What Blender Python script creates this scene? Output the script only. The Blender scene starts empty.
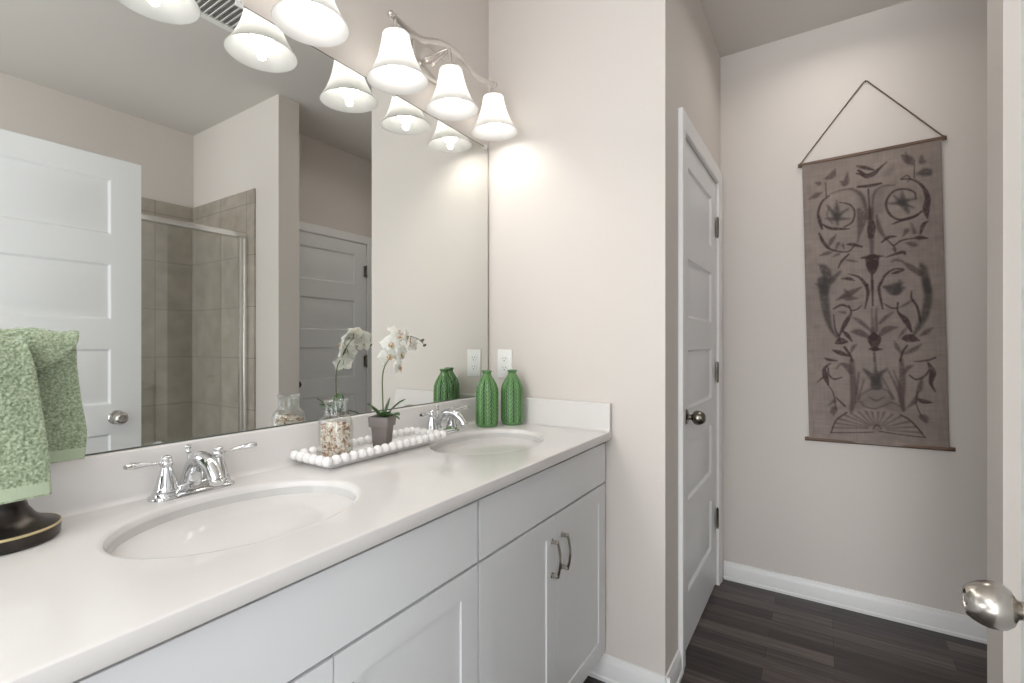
import bpy, bmesh, math, random
import numpy as np
from mathutils import Vector, Matrix, noise
from math import sin, cos, pi, radians as R

random.seed(7)
SC = bpy.context.scene
COL = SC.collection

# ------------------------------------------------------------------ camera, world, light, exposure
cam_d = bpy.data.cameras.new('camera')
cam = bpy.data.objects.new('camera', cam_d)
COL.objects.link(cam)
YAW = R(32.9446)                               # looking this far left of +x
cam.location = (-1.6701, -1.2018, 1.2357)
cam.rotation_euler = (R(90), 0, YAW - R(90))
cam_d.sensor_width = 36
cam_d.lens = 479.09 / 1024 * 36
cam_d.shift_y = (343.73 - 341.5) / 1024
cam_d.clip_start = .02
SC.camera = cam

world = bpy.data.worlds.new('World')
SC.world = world
world.use_nodes = True
bg = world.node_tree.nodes['Background']
bg.inputs[0].default_value = (.97, .985, 1, 1)
bg.inputs[1].default_value = 1.55               # daylight of the bedroom behind the doorway
wn, wl = world.node_tree.nodes, world.node_tree.links          # brighter and darker noise patches, added for contrast in the chrome
wtc = wn.new('ShaderNodeTexCoord'); wno = wn.new('ShaderNodeTexNoise'); wrp = wn.new('ShaderNodeValToRGB')
wno.inputs['Scale'].default_value = 2.6; wno.inputs['Detail'].default_value = 0
wl.new(wtc.outputs['Generated'], wno.inputs['Vector']); wl.new(wno.outputs['Fac'], wrp.inputs['Fac'])
wrp.color_ramp.elements[0].position = .44; wrp.color_ramp.elements[0].color = (.22, .22, .22, 1)
wrp.color_ramp.elements[1].position = .54; wrp.color_ramp.elements[1].color = (1.75, 1.78, 1.81, 1)
wl.new(wrp.outputs['Color'], bg.inputs[0])

hl_d = bpy.data.lights.new('hall_fill_light', 'AREA')
hl_d.shape = 'DISK'; hl_d.size = .16; hl_d.energy = 1.1; hl_d.color = (1, .94, .87); hl_d.spread = R(150)
hl = bpy.data.objects.new('hall_fill_light', hl_d)
COL.objects.link(hl)
hl.location = (.66, -1.25, 2.745)              # added fill just under the hall ceiling, no fixture there

SC.view_settings.view_transform = 'Standard'
SC.view_settings.look = 'None'
SC.view_settings.gamma = 1
SC.view_settings.use_curve_mapping = False
SC.view_settings.exposure = 0.85
SC.cycles.use_denoising = True
SC.cycles.max_bounces = 12
SC.cycles.diffuse_bounces = 6
SC.cycles.glossy_bounces = 6
SC.cycles.transmission_bounces = 8
SC.cycles.transparent_max_bounces = 12
SC.cycles.caustics_reflective = True         # the big mirror throws light back into the room
SC.cycles.caustics_refractive = False
SC.cycles.sample_clamp_indirect = 4

LAMP = .60                                     # watts thrown down out of each shade
BULB = 16.0                                    # strength of the six lamp bulbs

# ------------------------------------------------------------------ materials
def mat(name, col, rough=.5, metal=0, **kw):
    m = bpy.data.materials.new(name)
    m.use_nodes = True
    b = m.node_tree.nodes['Principled BSDF']
    b.inputs['Base Color'].default_value = (*col, 1)
    b.inputs['Roughness'].default_value = rough
    b.inputs['Metallic'].default_value = metal
    for k, v in kw.items():
        b.inputs[k.replace('_', ' ')].default_value = v
    return m

def nodes(m):
    nt = m.node_tree
    return nt.nodes, nt.links, nt.nodes['Principled BSDF']

def noise_bump(m, scale, strength, dist=.002, detail=4):
    n, l, b = nodes(m)
    tc = n.new('ShaderNodeTexCoord'); t = n.new('ShaderNodeTexNoise'); bp = n.new('ShaderNodeBump')
    t.inputs['Scale'].default_value = scale; t.inputs['Detail'].default_value = detail
    bp.inputs['Strength'].default_value = strength; bp.inputs['Distance'].default_value = dist
    l.new(tc.outputs['Object'], t.inputs['Vector']); l.new(t.outputs['Fac'], bp.inputs['Height'])
    l.new(bp.outputs['Normal'], b.inputs['Normal'])
    return m

def noise_color(m, scale, stops, detail=4, stretch=None):
    n, l, b = nodes(m)
    tc = n.new('ShaderNodeTexCoord'); t = n.new('ShaderNodeTexNoise'); r = n.new('ShaderNodeValToRGB')
    t.inputs['Scale'].default_value = scale; t.inputs['Detail'].default_value = detail
    src = tc.outputs['Object']
    if stretch:
        mp = n.new('ShaderNodeMapping'); mp.inputs['Scale'].default_value = stretch
        l.new(src, mp.inputs['Vector']); src = mp.outputs['Vector']
    l.new(src, t.inputs['Vector']); l.new(t.outputs['Fac'], r.inputs['Fac'])
    while len(r.color_ramp.elements) < len(stops): r.color_ramp.elements.new(.5)
    for e, (p, c) in zip(r.color_ramp.elements, stops):
        e.position = p; e.color = (*c, 1)
    l.new(r.outputs['Color'], b.inputs['Base Color'])
    return m

WALL = noise_bump(mat('greige_wall_paint', (.655, .610, .572), .75), 260, .05, .001)
CEIL = noise_bump(mat('ceiling_paint', (.62, .59, .555), .85), 200, .08, .001)
TRIM = mat('white_trim_paint', (.80, .80, .80), .35)
DOOR = mat('white_door_paint', (.78, .79, .80), .38)
CAB = mat('white_cabinet_paint', (.70, .71, .72), .32)
TOP = noise_color(mat('cultured_marble', (.68, .66, .645), .12), 6, [(.3, (.672, .652, .635)), (.7, (.702, .684, .67))])
BOWL = mat('sink_porcelain', (.60, .592, .578), .10)
CHROME = mat('chrome', (.70, .71, .72), .05, 1)
NICKEL = noise_bump(mat('brushed_nickel', (.50, .47, .43), .24, 1), 400, .03, .0005)
SATIN = mat('satin_nickel', (.74, .71, .675), .22, 1)
ALU = mat('bright_aluminium', (.86, .86, .84), .22, 1)
BRONZE = noise_color(mat('dark_bronze', (.04, .035, .03), .28, .7), 22, [(.35, (.022, .019, .017)), (.75, (.075, .062, .052))])
GILT = mat('gilt_edge', (.62, .52, .30), .35, .7)
BLACK = mat('black', (.012, .012, .012), .4)
GAP = mat('shadow_gap', (.22, .22, .21), .8)
PLASTIC = mat('white_plastic', (.82, .82, .80), .3)
DARKNICKEL = mat('dark_nickel', (.22, .20, .175), .22, 1)

MIRROR = mat('mirror_silver', (.79, .805, .785), .0, 1)

# floor: dark vinyl planks running along y
FLOOR = mat('dark_wood_planks', (.05, .04, .035), .38)
n, l, b = nodes(FLOOR)
tc = n.new('ShaderNodeTexCoord'); mp = n.new('ShaderNodeMapping'); br = n.new('ShaderNodeTexBrick')
mp.inputs['Rotation'].default_value = (0, 0, R(90))
br.inputs['Color1'].default_value = (.0, .0, .0, 1); br.inputs['Color2'].default_value = (1, 1, 1, 1)
br.inputs['Mortar'].default_value = (.0, .0, .0, 1)
br.inputs['Scale'].default_value = 1; br.inputs['Brick Width'].default_value = .62
br.inputs['Row Height'].default_value = .076; br.inputs['Mortar Size'].default_value = .0012
br.inputs['Bias'].default_value = -.1; br.offset = .37; br.offset_frequency = 2
l.new(tc.outputs['Object'], mp.inputs['Vector']); l.new(mp.outputs['Vector'], br.inputs['Vector'])
mp2 = n.new('ShaderNodeMapping'); mp2.inputs['Scale'].default_value = (60, 3.0, 1)
g = n.new('ShaderNodeTexNoise'); g.inputs['Scale'].default_value = 1; g.inputs['Detail'].default_value = 6; g.inputs['Roughness'].default_value = .65
l.new(tc.outputs['Object'], mp2.inputs['Vector']); l.new(mp2.outputs['Vector'], g.inputs['Vector'])
mx = n.new('ShaderNodeMath'); mx.operation = 'MULTIPLY_ADD'; mx.inputs[1].default_value = .34
l.new(br.outputs['Color'], mx.inputs[0])
sub = n.new('ShaderNodeMath'); sub.operation = 'MULTIPLY'; sub.inputs[1].default_value = .75
l.new(g.outputs['Fac'], sub.inputs[0]); l.new(sub.outputs[0], mx.inputs[2])
cr = n.new('ShaderNodeValToRGB')
for e, (p, c) in zip([cr.color_ramp.elements[0], cr.color_ramp.elements.new(.45), cr.color_ramp.elements.new(.62), cr.color_ramp.elements[-1]],
                     [(.22, (.014, .011, .011)), (.42, (.034, .026, .025)), (.58, (.080, .062, .057)), (.85, (.19, .155, .14))]):
    e.position = p; e.color = (*c, 1)
l.new(mx.outputs[0], cr.inputs['Fac'])
mort = n.new('ShaderNodeMix'); mort.data_type = 'RGBA'
mort.inputs['B'].default_value = (.008, .007, .007, 1)
l.new(br.outputs['Fac'], mort.inputs['Factor']); l.new(cr.outputs['Color'], mort.inputs['A'])
l.new(mort.outputs['Result'], b.inputs['Base Color'])

def tile_mat(name, axis):
    m = mat(name, (.3, .28, .25), .35)
    n, l, b = nodes(m)
    tc = n.new('ShaderNodeTexCoord'); sx = n.new('ShaderNodeSeparateXYZ'); cx = n.new('ShaderNodeCombineXYZ')
    br = n.new('ShaderNodeTexBrick'); br.offset = 0
    l.new(tc.outputs['Object'], sx.inputs[0])
    ad = n.new('ShaderNodeMath'); ad.operation = 'ADD'; ad.inputs[1].default_value = TILE_OFF[axis]
    l.new(sx.outputs[axis], ad.inputs[0]); l.new(ad.outputs[0], cx.inputs['X'])
    az = n.new('ShaderNodeMath'); az.operation = 'ADD'; az.inputs[1].default_value = -.153
    l.new(sx.outputs['Z'], az.inputs[0]); l.new(az.outputs[0], cx.inputs['Y'])
    l.new(cx.outputs[0], br.inputs['Vector'])
    br.inputs['Scale'].default_value = 1; br.inputs['Brick Width'].default_value = .33; br.inputs['Row Height'].default_value = .33
    br.inputs['Mortar Size'].default_value = .0025
    no = n.new('ShaderNodeTexNoise'); no.inputs['Scale'].default_value = 9; no.inputs['Detail'].default_value = 6
    l.new(tc.outputs['Object'], no.inputs['Vector'])
    r = n.new('ShaderNodeValToRGB')
    r.color_ramp.elements[0].position = .3; r.color_ramp.elements[0].color = (.30, .262, .218, 1)
    r.color_ramp.elements[1].position = .7; r.color_ramp.elements[1].color = (.42, .372, .315, 1)
    l.new(no.outputs['Fac'], r.inputs['Fac'])
    l.new(r.outputs['Color'], br.inputs['Color1']); l.new(r.outputs['Color'], br.inputs['Color2'])
    br.inputs['Mortar'].default_value = (.20, .18, .155, 1)
    l.new(br.outputs['Color'], b.inputs['Base Color'])
    return m
TILE_OFF = {'X': .245, 'Y': .27}
TILE_X, TILE_Y = tile_mat('shower_tile_along_x', 'X'), tile_mat('shower_tile_along_y', 'Y')

def thin_glass(name, tint, refl=.9):
    m = bpy.data.materials.new(name); m.use_nodes = True
    nt = m.node_tree; nt.nodes.clear()
    o = nt.nodes.new('ShaderNodeOutputMaterial'); mx = nt.nodes.new('ShaderNodeMixShader')
    t = nt.nodes.new('ShaderNodeBsdfTransparent'); g = nt.nodes.new('ShaderNodeBsdfGlossy'); lw = nt.nodes.new('ShaderNodeLayerWeight')
    f = nt.nodes.new('ShaderNodeMath'); f.operation = 'POWER'; f.inputs[1].default_value = 4; nt.links.new(lw.outputs['Facing'], f.inputs[0])
    fm = nt.nodes.new('ShaderNodeMath'); fm.operation = 'MULTIPLY_ADD'; fm.inputs[1].default_value = .65; fm.inputs[2].default_value = .07; nt.links.new(f.outputs[0], fm.inputs[0])
    t.inputs[0].default_value = (*tint, 1); g.inputs['Roughness'].default_value = .02; g.inputs[0].default_value = (refl, refl, refl, 1)
    nt.links.new(fm.outputs[0], mx.inputs[0]); nt.links.new(t.outputs[0], mx.inputs[1]); nt.links.new(g.outputs[0], mx.inputs[2])
    nt.links.new(mx.outputs[0], o.inputs[0])
    return m
GLASS = thin_glass('shower_glass', (.965, .975, .97))
JARGLASS = thin_glass('jar_glass', (.955, .965, .96))

def emit(name, col, s):
    m = bpy.data.materials.new(name); m.use_nodes = True
    nt = m.node_tree; nt.nodes.clear()
    o = nt.nodes.new('ShaderNodeOutputMaterial'); e = nt.nodes.new('ShaderNodeEmission')
    e.inputs[0].default_value = (*col, 1); e.inputs[1].default_value = s
    nt.links.new(e.outputs[0], o.inputs[0])
    return m
BULBM = emit('lit_bulb', (1, .955, .89), BULB)

SHADE = bpy.data.materials.new('frosted_white_glass'); SHADE.use_nodes = True
nt = SHADE.node_tree; nt.nodes.clear()
o = nt.nodes.new('ShaderNodeOutputMaterial'); m1 = nt.nodes.new('ShaderNodeMixShader'); m2 = nt.nodes.new('ShaderNodeMixShader')
d = nt.nodes.new('ShaderNodeBsdfDiffuse'); t = nt.nodes.new('ShaderNodeBsdfTranslucent'); gl = nt.nodes.new('ShaderNodeBsdfGlossy')
d.inputs[0].default_value = (.50, .50, .50, 1); t.inputs[0].default_value = (.86, .86, .85, 1); gl.inputs['Roughness'].default_value = .25
m1.inputs[0].default_value = .62; m2.inputs[0].default_value = .04
nt.links.new(d.outputs[0], m1.inputs[1]); nt.links.new(t.outputs[0], m1.inputs[2])
nt.links.new(m1.outputs[0], m2.inputs[1]); nt.links.new(gl.outputs[0], m2.inputs[2]); nt.links.new(m2.outputs[0], o.inputs[0])

# ------------------------------------------------------------------ mesh helpers
class MB:
    """collects shapes and links them as one mesh object"""
    def __init__(s): s.v = []; s.f = []; s.mi = []; s.cur = 0
    def add(s, v, f):
        k = len(s.v); s.v += [tuple(p) for p in v]; s.f += [tuple(i + k for i in q) for q in f]; s.mi += [s.cur] * len(f); return s
    def box(s, a, b):
        x0, y0, z0 = [min(p) for p in zip(a, b)]; x1, y1, z1 = [max(p) for p in zip(a, b)]
        return s.add([(x0,y0,z0),(x1,y0,z0),(x1,y1,z0),(x0,y1,z0),(x0,y0,z1),(x1,y0,z1),(x1,y1,z1),(x0,y1,z1)],
                     [(3,2,1,0),(4,5,6,7),(0,1,5,4),(1,2,6,5),(2,3,7,6),(3,0,4,7)])
    def bbox(s, a, b, r, seg=2):
        bm = bmesh.new(); bmesh.ops.create_cube(bm, size=1)
        a, b = Vector(a), Vector(b); c = (a + b) / 2; d = b - a
        for v in bm.verts: v.co = Vector((v.co.x * abs(d.x), v.co.y * abs(d.y), v.co.z * abs(d.z))) + c
        bmesh.ops.bevel(bm, geom=bm.edges[:], offset=r, segments=seg, affect='EDGES', profile=.5)
        bm.verts.index_update()
        s.add([v.co[:] for v in bm.verts], [[v.index for v in f.verts] for f in bm.faces]); bm.free(); return s
    def lathe(s, prof, n=48, M=None, cap=True):
        M = M or Matrix(); v = []; f = []
        for r, z in prof:
            for i in range(n):
                a = 2 * pi * i / n; v.append((M @ Vector((r * cos(a), r * sin(a), z)))[:])
        for j in range(len(prof) - 1):
            for i in range(n):
                i2 = (i + 1) % n
                f.append((j*n+i, j*n+i2, (j+1)*n+i2, (j+1)*n+i))
        if cap:
            if prof[0][0] > 1e-5: f.append(tuple(range(n))[::-1])
            if prof[-1][0] > 1e-5: f.append(tuple(range((len(prof)-1)*n, len(prof)*n)))
        return s.add(v, f)
    def ball(s, c, r, n=20, sc=(1,1,1), rot=None):
        prof = [(sin(pi*i/(n//2)) + 1e-6, -cos(pi*i/(n//2))) for i in range(n//2+1)]
        M = Matrix.Translation(c) @ (rot.to_4x4() if rot else Matrix()) @ Matrix.Diagonal((r*sc[0], r*sc[1], r*sc[2], 1))
        return s.lathe(prof, n, M)
    def tube(s, pts, rad, n=12, flat=None, up=None):
        """sweep a circle (or ellipse flat=(a,b)) along pts; rad is a number or list"""
        pts = [Vector(p) for p in pts]; m = len(pts)
        rad = [rad] * m if not hasattr(rad, '__len__') else rad
        v = []; f = []; ref = Vector(up) if up else None
        t0 = (pts[1] - pts[0]).normalized()
        if ref is None: ref = Vector((0,0,1)) if abs(t0.z) < .9 else Vector((1,0,0))
        nrm = (ref - t0 * ref.dot(t0)).normalized()
        for i, p in enumerate(pts):
            t = (pts[min(i+1, m-1)] - pts[max(i-1, 0)]).normalized()
            nrm = (nrm - t * nrm.dot(t)).normalized(); bi = t.cross(nrm)
            for k in range(n):
                a = 2 * pi * k / n; ca, sa = cos(a), sin(a)
                if flat: ca *= flat[0]; sa *= flat[1]
                v.append((p + (nrm * ca + bi * sa) * rad[i])[:])
        for i in range(m - 1):
            for k in range(n):
                k2 = (k + 1) % n
                f.append((i*n+k, i*n+k2, (i+1)*n+k2, (i+1)*n+k))
        f.append(tuple(range(n))[::-1]); f.append(tuple(range((m-1)*n, m*n)))
        return s.add(v, f)
    def build(s, name, mats, parent=None, smooth=True, angle=35, bevel=None, loc=None):
        me = bpy.data.meshes.new(name); me.from_pydata(s.v, [], s.f)
        for m in (mats if isinstance(mats, (list, tuple)) else [mats]): me.materials.append(m)
        if len(set(s.mi)) > 1: me.polygons.foreach_set('material_index', s.mi)
        bm = bmesh.new(); bm.from_mesh(me); bmesh.ops.recalc_face_normals(bm, faces=bm.faces[:]); bm.to_mesh(me); bm.free()
        if smooth: me.shade_smooth(); me.set_sharp_from_angle(angle=R(angle))
        ob = bpy.data.objects.new(name, me); COL.objects.link(ob)
        if parent is not None: ob.parent = parent
        if loc is not None: ob.location = loc
        if bevel:
            b = ob.modifiers.new('bevel', 'BEVEL'); b.width = bevel; b.segments = 2; b.limit_method = 'ANGLE'; b.angle_limit = R(40)
            b.harden_normals = False
        return ob

def spline(pts, n=8):
    """Catmull-Rom through pts (any dimension)"""
    P = [np.array(p, float) for p in pts]; P = [2*P[0]-P[1]] + P + [2*P[-1]-P[-2]]; out = []
    for i in range(1, len(P) - 2):
        a, b, c, d = P[i-1], P[i], P[i+1], P[i+2]
        for k in range(n):
            t = k / n
            out.append(.5*((2*b)+(c-a)*t+(2*a-5*b+4*c-d)*t*t+(3*b-a-3*c+d)*t**3))
    out.append(P[-2]); return out

def tag(o, label, cat, group=None, kind=None):
    o['label'] = label; o['category'] = cat
    if group: o['group'] = group
    if kind: o['kind'] = kind
    return o

def thing(name, label, cat, loc=(0,0,0), rz=0, group=None, kind=None):
    o = bpy.data.objects.new(name, None); COL.objects.link(o)
    o.location = loc; o.rotation_euler = (0, 0, rz); o.empty_display_size = .05
    return tag(o, label, cat, group, kind)

def struct(o, label, cat): return tag(o, label, cat, kind='structure')

def copy_tree(o, parent=None):
    c = o.copy(); COL.objects.link(c)
    if parent is not None: c.parent = parent
    for ch in [x for x in o.children]: copy_tree(ch, c)
    return c

def nested_panel(mb, x0, z0, x1, z1, rings, y, s):
    """a moulded panel in plane y (facing s): rings = [(inset, depth)...], last ring filled"""
    loops = []
    for ins, dep in rings:
        loops.append([(x0+ins, y - s*dep, z0+ins), (x1-ins, y - s*dep, z0+ins), (x1-ins, y - s*dep, z1-ins), (x0+ins, y - s*dep, z1-ins)])
    v = [p for lp in loops for p in lp]; f = []
    for j in range(len(loops) - 1):
        for k in range(4):
            k2 = (k + 1) % 4; f.append((j*4+k, j*4+k2, (j+1)*4+k2, (j+1)*4+k))
    e = (len(loops) - 1) * 4; f.append((e, e+1, e+2, e+3)); mb.add(v, f)

def panel_slab(mb, x0, x1, z0, z1, y0, y1, cells, rings, faces=(1, -1), back=True):
    """a slab between y0 (low) and y1 (high) with moulded cells (x0,z0,x1,z1) sharing one column; faces: +1 = high-y side"""
    for s in (1, -1):
        y = y1 if s > 0 else y0
        if s not in faces:
            mb.add([(x0,y,z0),(x1,y,z0),(x1,y,z1),(x0,y,z1)], [(0,1,2,3)]); continue
        cx0, cx1 = cells[0][0], cells[0][2]
        zs = z0
        for c in cells:
            mb.add([(cx0,y,zs),(cx1,y,zs),(cx1,y,c[1]),(cx0,y,c[1])], [(0,1,2,3)]); zs = c[3]
            nested_panel(mb, *c, rings, y, s)
        mb.add([(cx0,y,zs),(cx1,y,zs),(cx1,y,z1),(cx0,y,z1)], [(0,1,2,3)])
        mb.add([(x0,y,z0),(cx0,y,z0),(cx0,y,z1),(x0,y,z1)], [(0,1,2,3)])
        mb.add([(cx1,y,z0),(x1,y,z0),(x1,y,z1),(cx1,y,z1)], [(0,1,2,3)])
    mb.add([(x0,y0,z0),(x1,y0,z0),(x1,y1,z0),(x0,y1,z0)], [(0,1,2,3)])
    mb.add([(x0,y0,z1),(x1,y0,z1),(x1,y1,z1),(x0,y1,z1)], [(0,1,2,3)])
    mb.add([(x0,y0,z0),(x0,y1,z0),(x0,y1,z1),(x0,y0,z1)], [(0,1,2,3)])
    mb.add([(x1,y0,z0),(x1,y1,z0),(x1,y1,z1),(x1,y0,z1)], [(0,1,2,3)])
STROKES = [
 [0,433,59,37,486,82,70,539,79,70,582,65,37,634,47,16],
 [0,423,43,27,477,53,53,540,66,27],
 [0,417,68,23,465,77,37],
 [0,425,115,37,505,118,49,590,116,33],
 [0,500,129,23,503,170,23,508,232,37],
 [2,224,123,16,321,117,27,398,124,43,461,157,49,489,231,43],
 [2,681,129,23,599,127,27,546,143,37,529,172,37,521,233,37],
 [3,583,146,53,564,205,136],
 [3,429,139,53,459,188,109],
 [0,207,130,23,148,149,33,117,185,37,128,218,49,144,245,27],
 [0,285,159,16,362,173,23,396,201,25,376,234,25,315,248,23],
 [2,225,229,16,186,200,23,205,169,14],
 [0,145,228,23,202,245,43,270,252,43,353,257,16],
 [1,263,152,16,261,195,82,265,237,23],
 [1,188,163,16,249,204,70],
 [1,351,185,14,272,206,70],
 [1,174,210,14,260,216,66,360,222,14],
 [0,826,185,16,818,164,23,760,148,27,680,149,31,630,175,33,626,205,33,666,235,31,735,249,27,823,243,23,863,226,16],
 [0,732,113,23,801,119,27,867,144,37,903,186,66,892,223,82,899,253,23],
 [0,664,259,16,725,250,43,804,243,37,863,230,23],
 [1,735,153,16,738,188,92,771,227,33],
 [1,642,188,14,728,192,76],
 [1,826,185,23,738,188,70],
 [1,679,164,14,728,192,60,806,212,23],
 [0,732,111,14,772,104,16,791,116,16,776,124,14],
 [2,741,34,27,785,53,109,813,71,23],
 [2,766,27,16,784,58,53],
 [2,872,47,23,871,66,70,895,69,27],
 [1,850,104,53,898,103,119,926,115,27],
 [0,824,57,10,820,116,16],
 [2,192,67,53,233,60,97,256,41,23],
 [2,104,76,27,128,81,66],
 [2,48,131,14,102,122,76,150,115,16],
 [0,180,82,14,184,131,16],
 [2,300,87,27,333,95,92,351,60,16],
 [3,612,88,27,653,81,103,685,59,23],
 [3,640,130,23,578,141,43],
 [2,512,201,70,510,241,82],
 [0,515,247,82,514,267,109,508,292,70],
 [2,513,292,70,513,343,49,515,358,76],
 [0,435,362,23,515,362,70,593,363,16],
 [0,514,373,173,514,389,136],
 [0,514,389,162,513,409,97,512,419,37],
 [0,509,419,27,509,477,31],
 [2,427,195,53,447,227,119,422,287,37,411,307,16],
 [2,553,224,37,572,270,60,611,303,27],
 [0,120,259,23,153,293,49,210,322,33,333,336,23,389,316,27],
 [2,193,311,16,217,291,66,252,272,16],
 [2,244,324,16,267,304,49],
 [2,122,339,16,175,334,60,221,331,10],
 [2,220,349,14,266,341,43],
 [2,301,311,43,311,325,16],
 [0,334,310,23,378,313,53,442,324,27],
 [0,343,345,27,287,368,33,263,390,16],
 [2,320,364,14,364,369,37,408,374,10],
 [0,585,316,23,632,302,49,687,301,16],
 [0,621,308,14,670,336,23,680,349,23],
 [0,671,331,23,721,317,27,800,314,23,848,314,60,896,319,16],
 [2,732,305,10,758,287,70],
 [2,793,264,14,811,295,53],
 [0,849,302,23,870,274,53,904,262,10],
 [2,751,326,16,799,334,70,828,340,10],
 [0,608,368,14,669,361,33,729,356,49,744,364,23],
 [0,679,356,14,660,341,16],
 [2,648,385,14,678,379,43,718,385,27],
 [2,728,388,27,785,410,76,842,432,76],
 [1,844,398,16,862,418,92,887,489,86],
 [1,115,371,16,155,389,119,177,421,119,152,466,125],
 [1,83,439,16,135,451,82],
 [1,205,433,92,274,404,33],
 [0,340,414,16,416,428,33,468,458,49],
 [0,468,457,49,477,487,43,453,537,16],
 [0,284,428,14,339,430,53,383,439,10],
 [0,726,413,37,667,410,27,605,427,33,568,456,37],
 [0,568,455,37,556,475,37,579,540,23],
 [0,646,424,14,686,421,49,736,416,10],
 [1,593,467,23,674,465,82,724,457,16],
 [1,136,429,136,151,493,125,165,551,97,197,604,53,258,642,37],
 [0,511,443,31,509,528,23],
 [0,217,553,14,226,600,23,258,634,23],
 [0,335,524,23,350,550,27,311,580,66,258,626,27],
 [0,351,542,23,394,538,23,427,526,14],
 [2,281,492,27,337,483,97,430,463,23],
 [2,247,501,23,303,492,70,336,498,82,402,500,16],
 [2,305,466,16,337,488,82],
 [0,218,532,27,280,520,35,335,529,27],
 [2,257,543,16,301,547,43],
 [0,229,654,27,269,647,103,318,650,23],
 [0,287,611,23,319,627,60,351,648,16],
 [1,879,456,82,890,505,97,864,566,97,823,604,70,783,632,37],
 [0,781,487,16,780,511,27,817,541,33,834,589,27],
 [1,593,466,23,663,483,119,723,475,53],
 [1,642,492,27,683,484,97,705,450,27],
 [0,590,523,16,640,539,25,685,540,23],
 [0,686,523,27,684,552,27,737,583,76,774,620,27],
 [2,700,538,16,740,529,37,790,516,23],
 [0,714,643,33,759,641,119,821,649,27],
 [2,741,607,16,716,621,43,685,641,10],
 [2,827,635,14,870,623,66,913,610,16],
 [2,507,629,82,504,589,33,501,538,10],
 [2,534,614,43,531,569,37,538,534,10],
 [2,556,589,33,598,570,53,649,554,16],
 [2,366,566,16,419,582,60,492,614,27],
 [2,347,614,23,407,618,97,480,636,43],
 [2,554,629,53,606,610,97,677,604,23],
 [0,513,624,70,512,636,109],
 [0,515,644,173,516,664,97,515,674,82],
 [0,479,676,27,520,676,60,567,677,23],
 [2,510,684,23,511,717,27],
 [0,205,678,23,261,688,70,327,699,27],
 [0,295,668,37,338,699,33,348,717,23],
 [2,339,688,16,361,668,49,389,658,10],
 [2,654,650,16,673,670,53,697,689,23],
 [0,743,665,23,712,685,33,691,717,27],
 [2,722,692,23,781,680,66,839,661,16],
 [0,138,705,12,172,712,45,240,716,12],
 [0,185,724,18,136,743,45,142,771,78,161,799,33],
 [0,164,740,18,170,765,27,210,780,29,270,773,16],
 [2,225,743,16,266,727,39,312,736,84,337,757,58],
 [0,71,794,10,121,775,27],
 [0,161,799,12,201,833,16,218,888,16],
 [2,158,874,12,206,858,58],
 [0,220,845,18,286,874,29],
 [2,177,899,27,205,885,84,197,907,27],
 [0,788,719,12,868,715,27,924,706,27],
 [0,879,723,27,905,754,78,892,788,45,918,815,18],
 [0,751,763,16,796,777,29,854,765,29,883,745,16],
 [2,716,758,39,740,740,58,776,732,18],
 [2,831,777,33,818,806,66,800,823,18],
 [0,800,817,16,792,857,16,824,897,16],
 [2,733,870,16,781,849,66,805,823,16],
 [0,799,840,18,838,848,66,900,851,12],
 [2,813,897,33,841,902,97,857,918,18],
 [2,346,715,66,350,770,78,353,843,90,331,892,45],
 [2,396,757,27,373,830,45],
 [2,433,781,16,385,848,33],
 [2,700,714,51,703,778,78,694,842,78,703,882,33],
 [2,609,750,16,677,819,45,710,877,39],
 [2,565,774,16,640,843,33],
 [2,645,750,16,690,807,39],
 [1,513,691,12,517,738,33,520,798,156],
 [1,435,745,33,484,768,78,520,792,66],
 [1,597,744,27,547,762,72,527,792,51],
 [3,417,847,97,519,822,195,604,838,97],
 [3,442,859,130,579,856,162],
 [3,338,876,130,403,866,144],
 [3,615,867,162,674,877,130],
 [2,391,848,16,418,829,18,482,813,16,545,807,18,605,820,16,628,843,16],
 [2,339,858,12,404,857,18,429,871,18,504,878,27,578,865,18,627,855,16,686,868,16],
 [2,468,840,16,518,851,27,568,839,16],
 [0,174,970,16,217,925,23,298,896,23],
 [0,843,965,16,799,937,23,743,910,23,685,895,23],
 [0,174,970,16,347,964,16,487,958,16],
 [0,537,954,16,694,961,16,843,965,16],
 [3,517,946,117,518,947,117],
 [0,488,947,12,517,933,16,548,945,12],
 [2,447,947,10,189,951,27],
 [2,452,944,10,210,935,27],
 [2,457,941,10,237,919,27],
 [2,467,937,10,284,905,27],
 [2,476,936,10,331,898,27],
 [2,489,935,10,389,893,27],
 [2,500,934,10,440,889,27],
 [2,510,934,10,484,891,27],
 [2,520,934,10,528,890,27],
 [2,528,934,10,571,889,27],
 [2,541,935,10,625,896,27],
 [2,554,936,10,685,900,27],
 [2,567,939,10,743,916,27],
 [2,577,943,10,782,932,27],
 [2,587,948,10,821,950,27]]

# ------------------------------------------------------------------ the room
ZC = 2.753                     # ceiling
YW, XB, YH = -.748, 1.063, -1.971   # closet wall, hall back wall, hall right wall
PE, SH = -1.580, -2.66         # partition end, shower back wall
XE = -1.580                    # entry wall (the doorway the picture is taken from)
ZT, ZS = .917, 1.018           # counter top, backsplash top

struct(MB().box((-3.6, -3.2, -.05), (1.2, .15, 0)).build('floor', FLOOR, smooth=False), 'dark brown wood plank floor', 'floor')
struct(MB().box((-3.00, -2.76, ZC), (1.2, .12, ZC+.05)).build('ceiling', CEIL, smooth=False), 'greige painted ceiling', 'ceiling')
struct(MB().box((-1.70, 0, 0), (0, .12, ZC)).build('wall_left', WALL, smooth=False), 'greige wall behind the long mirror', 'wall')

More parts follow.
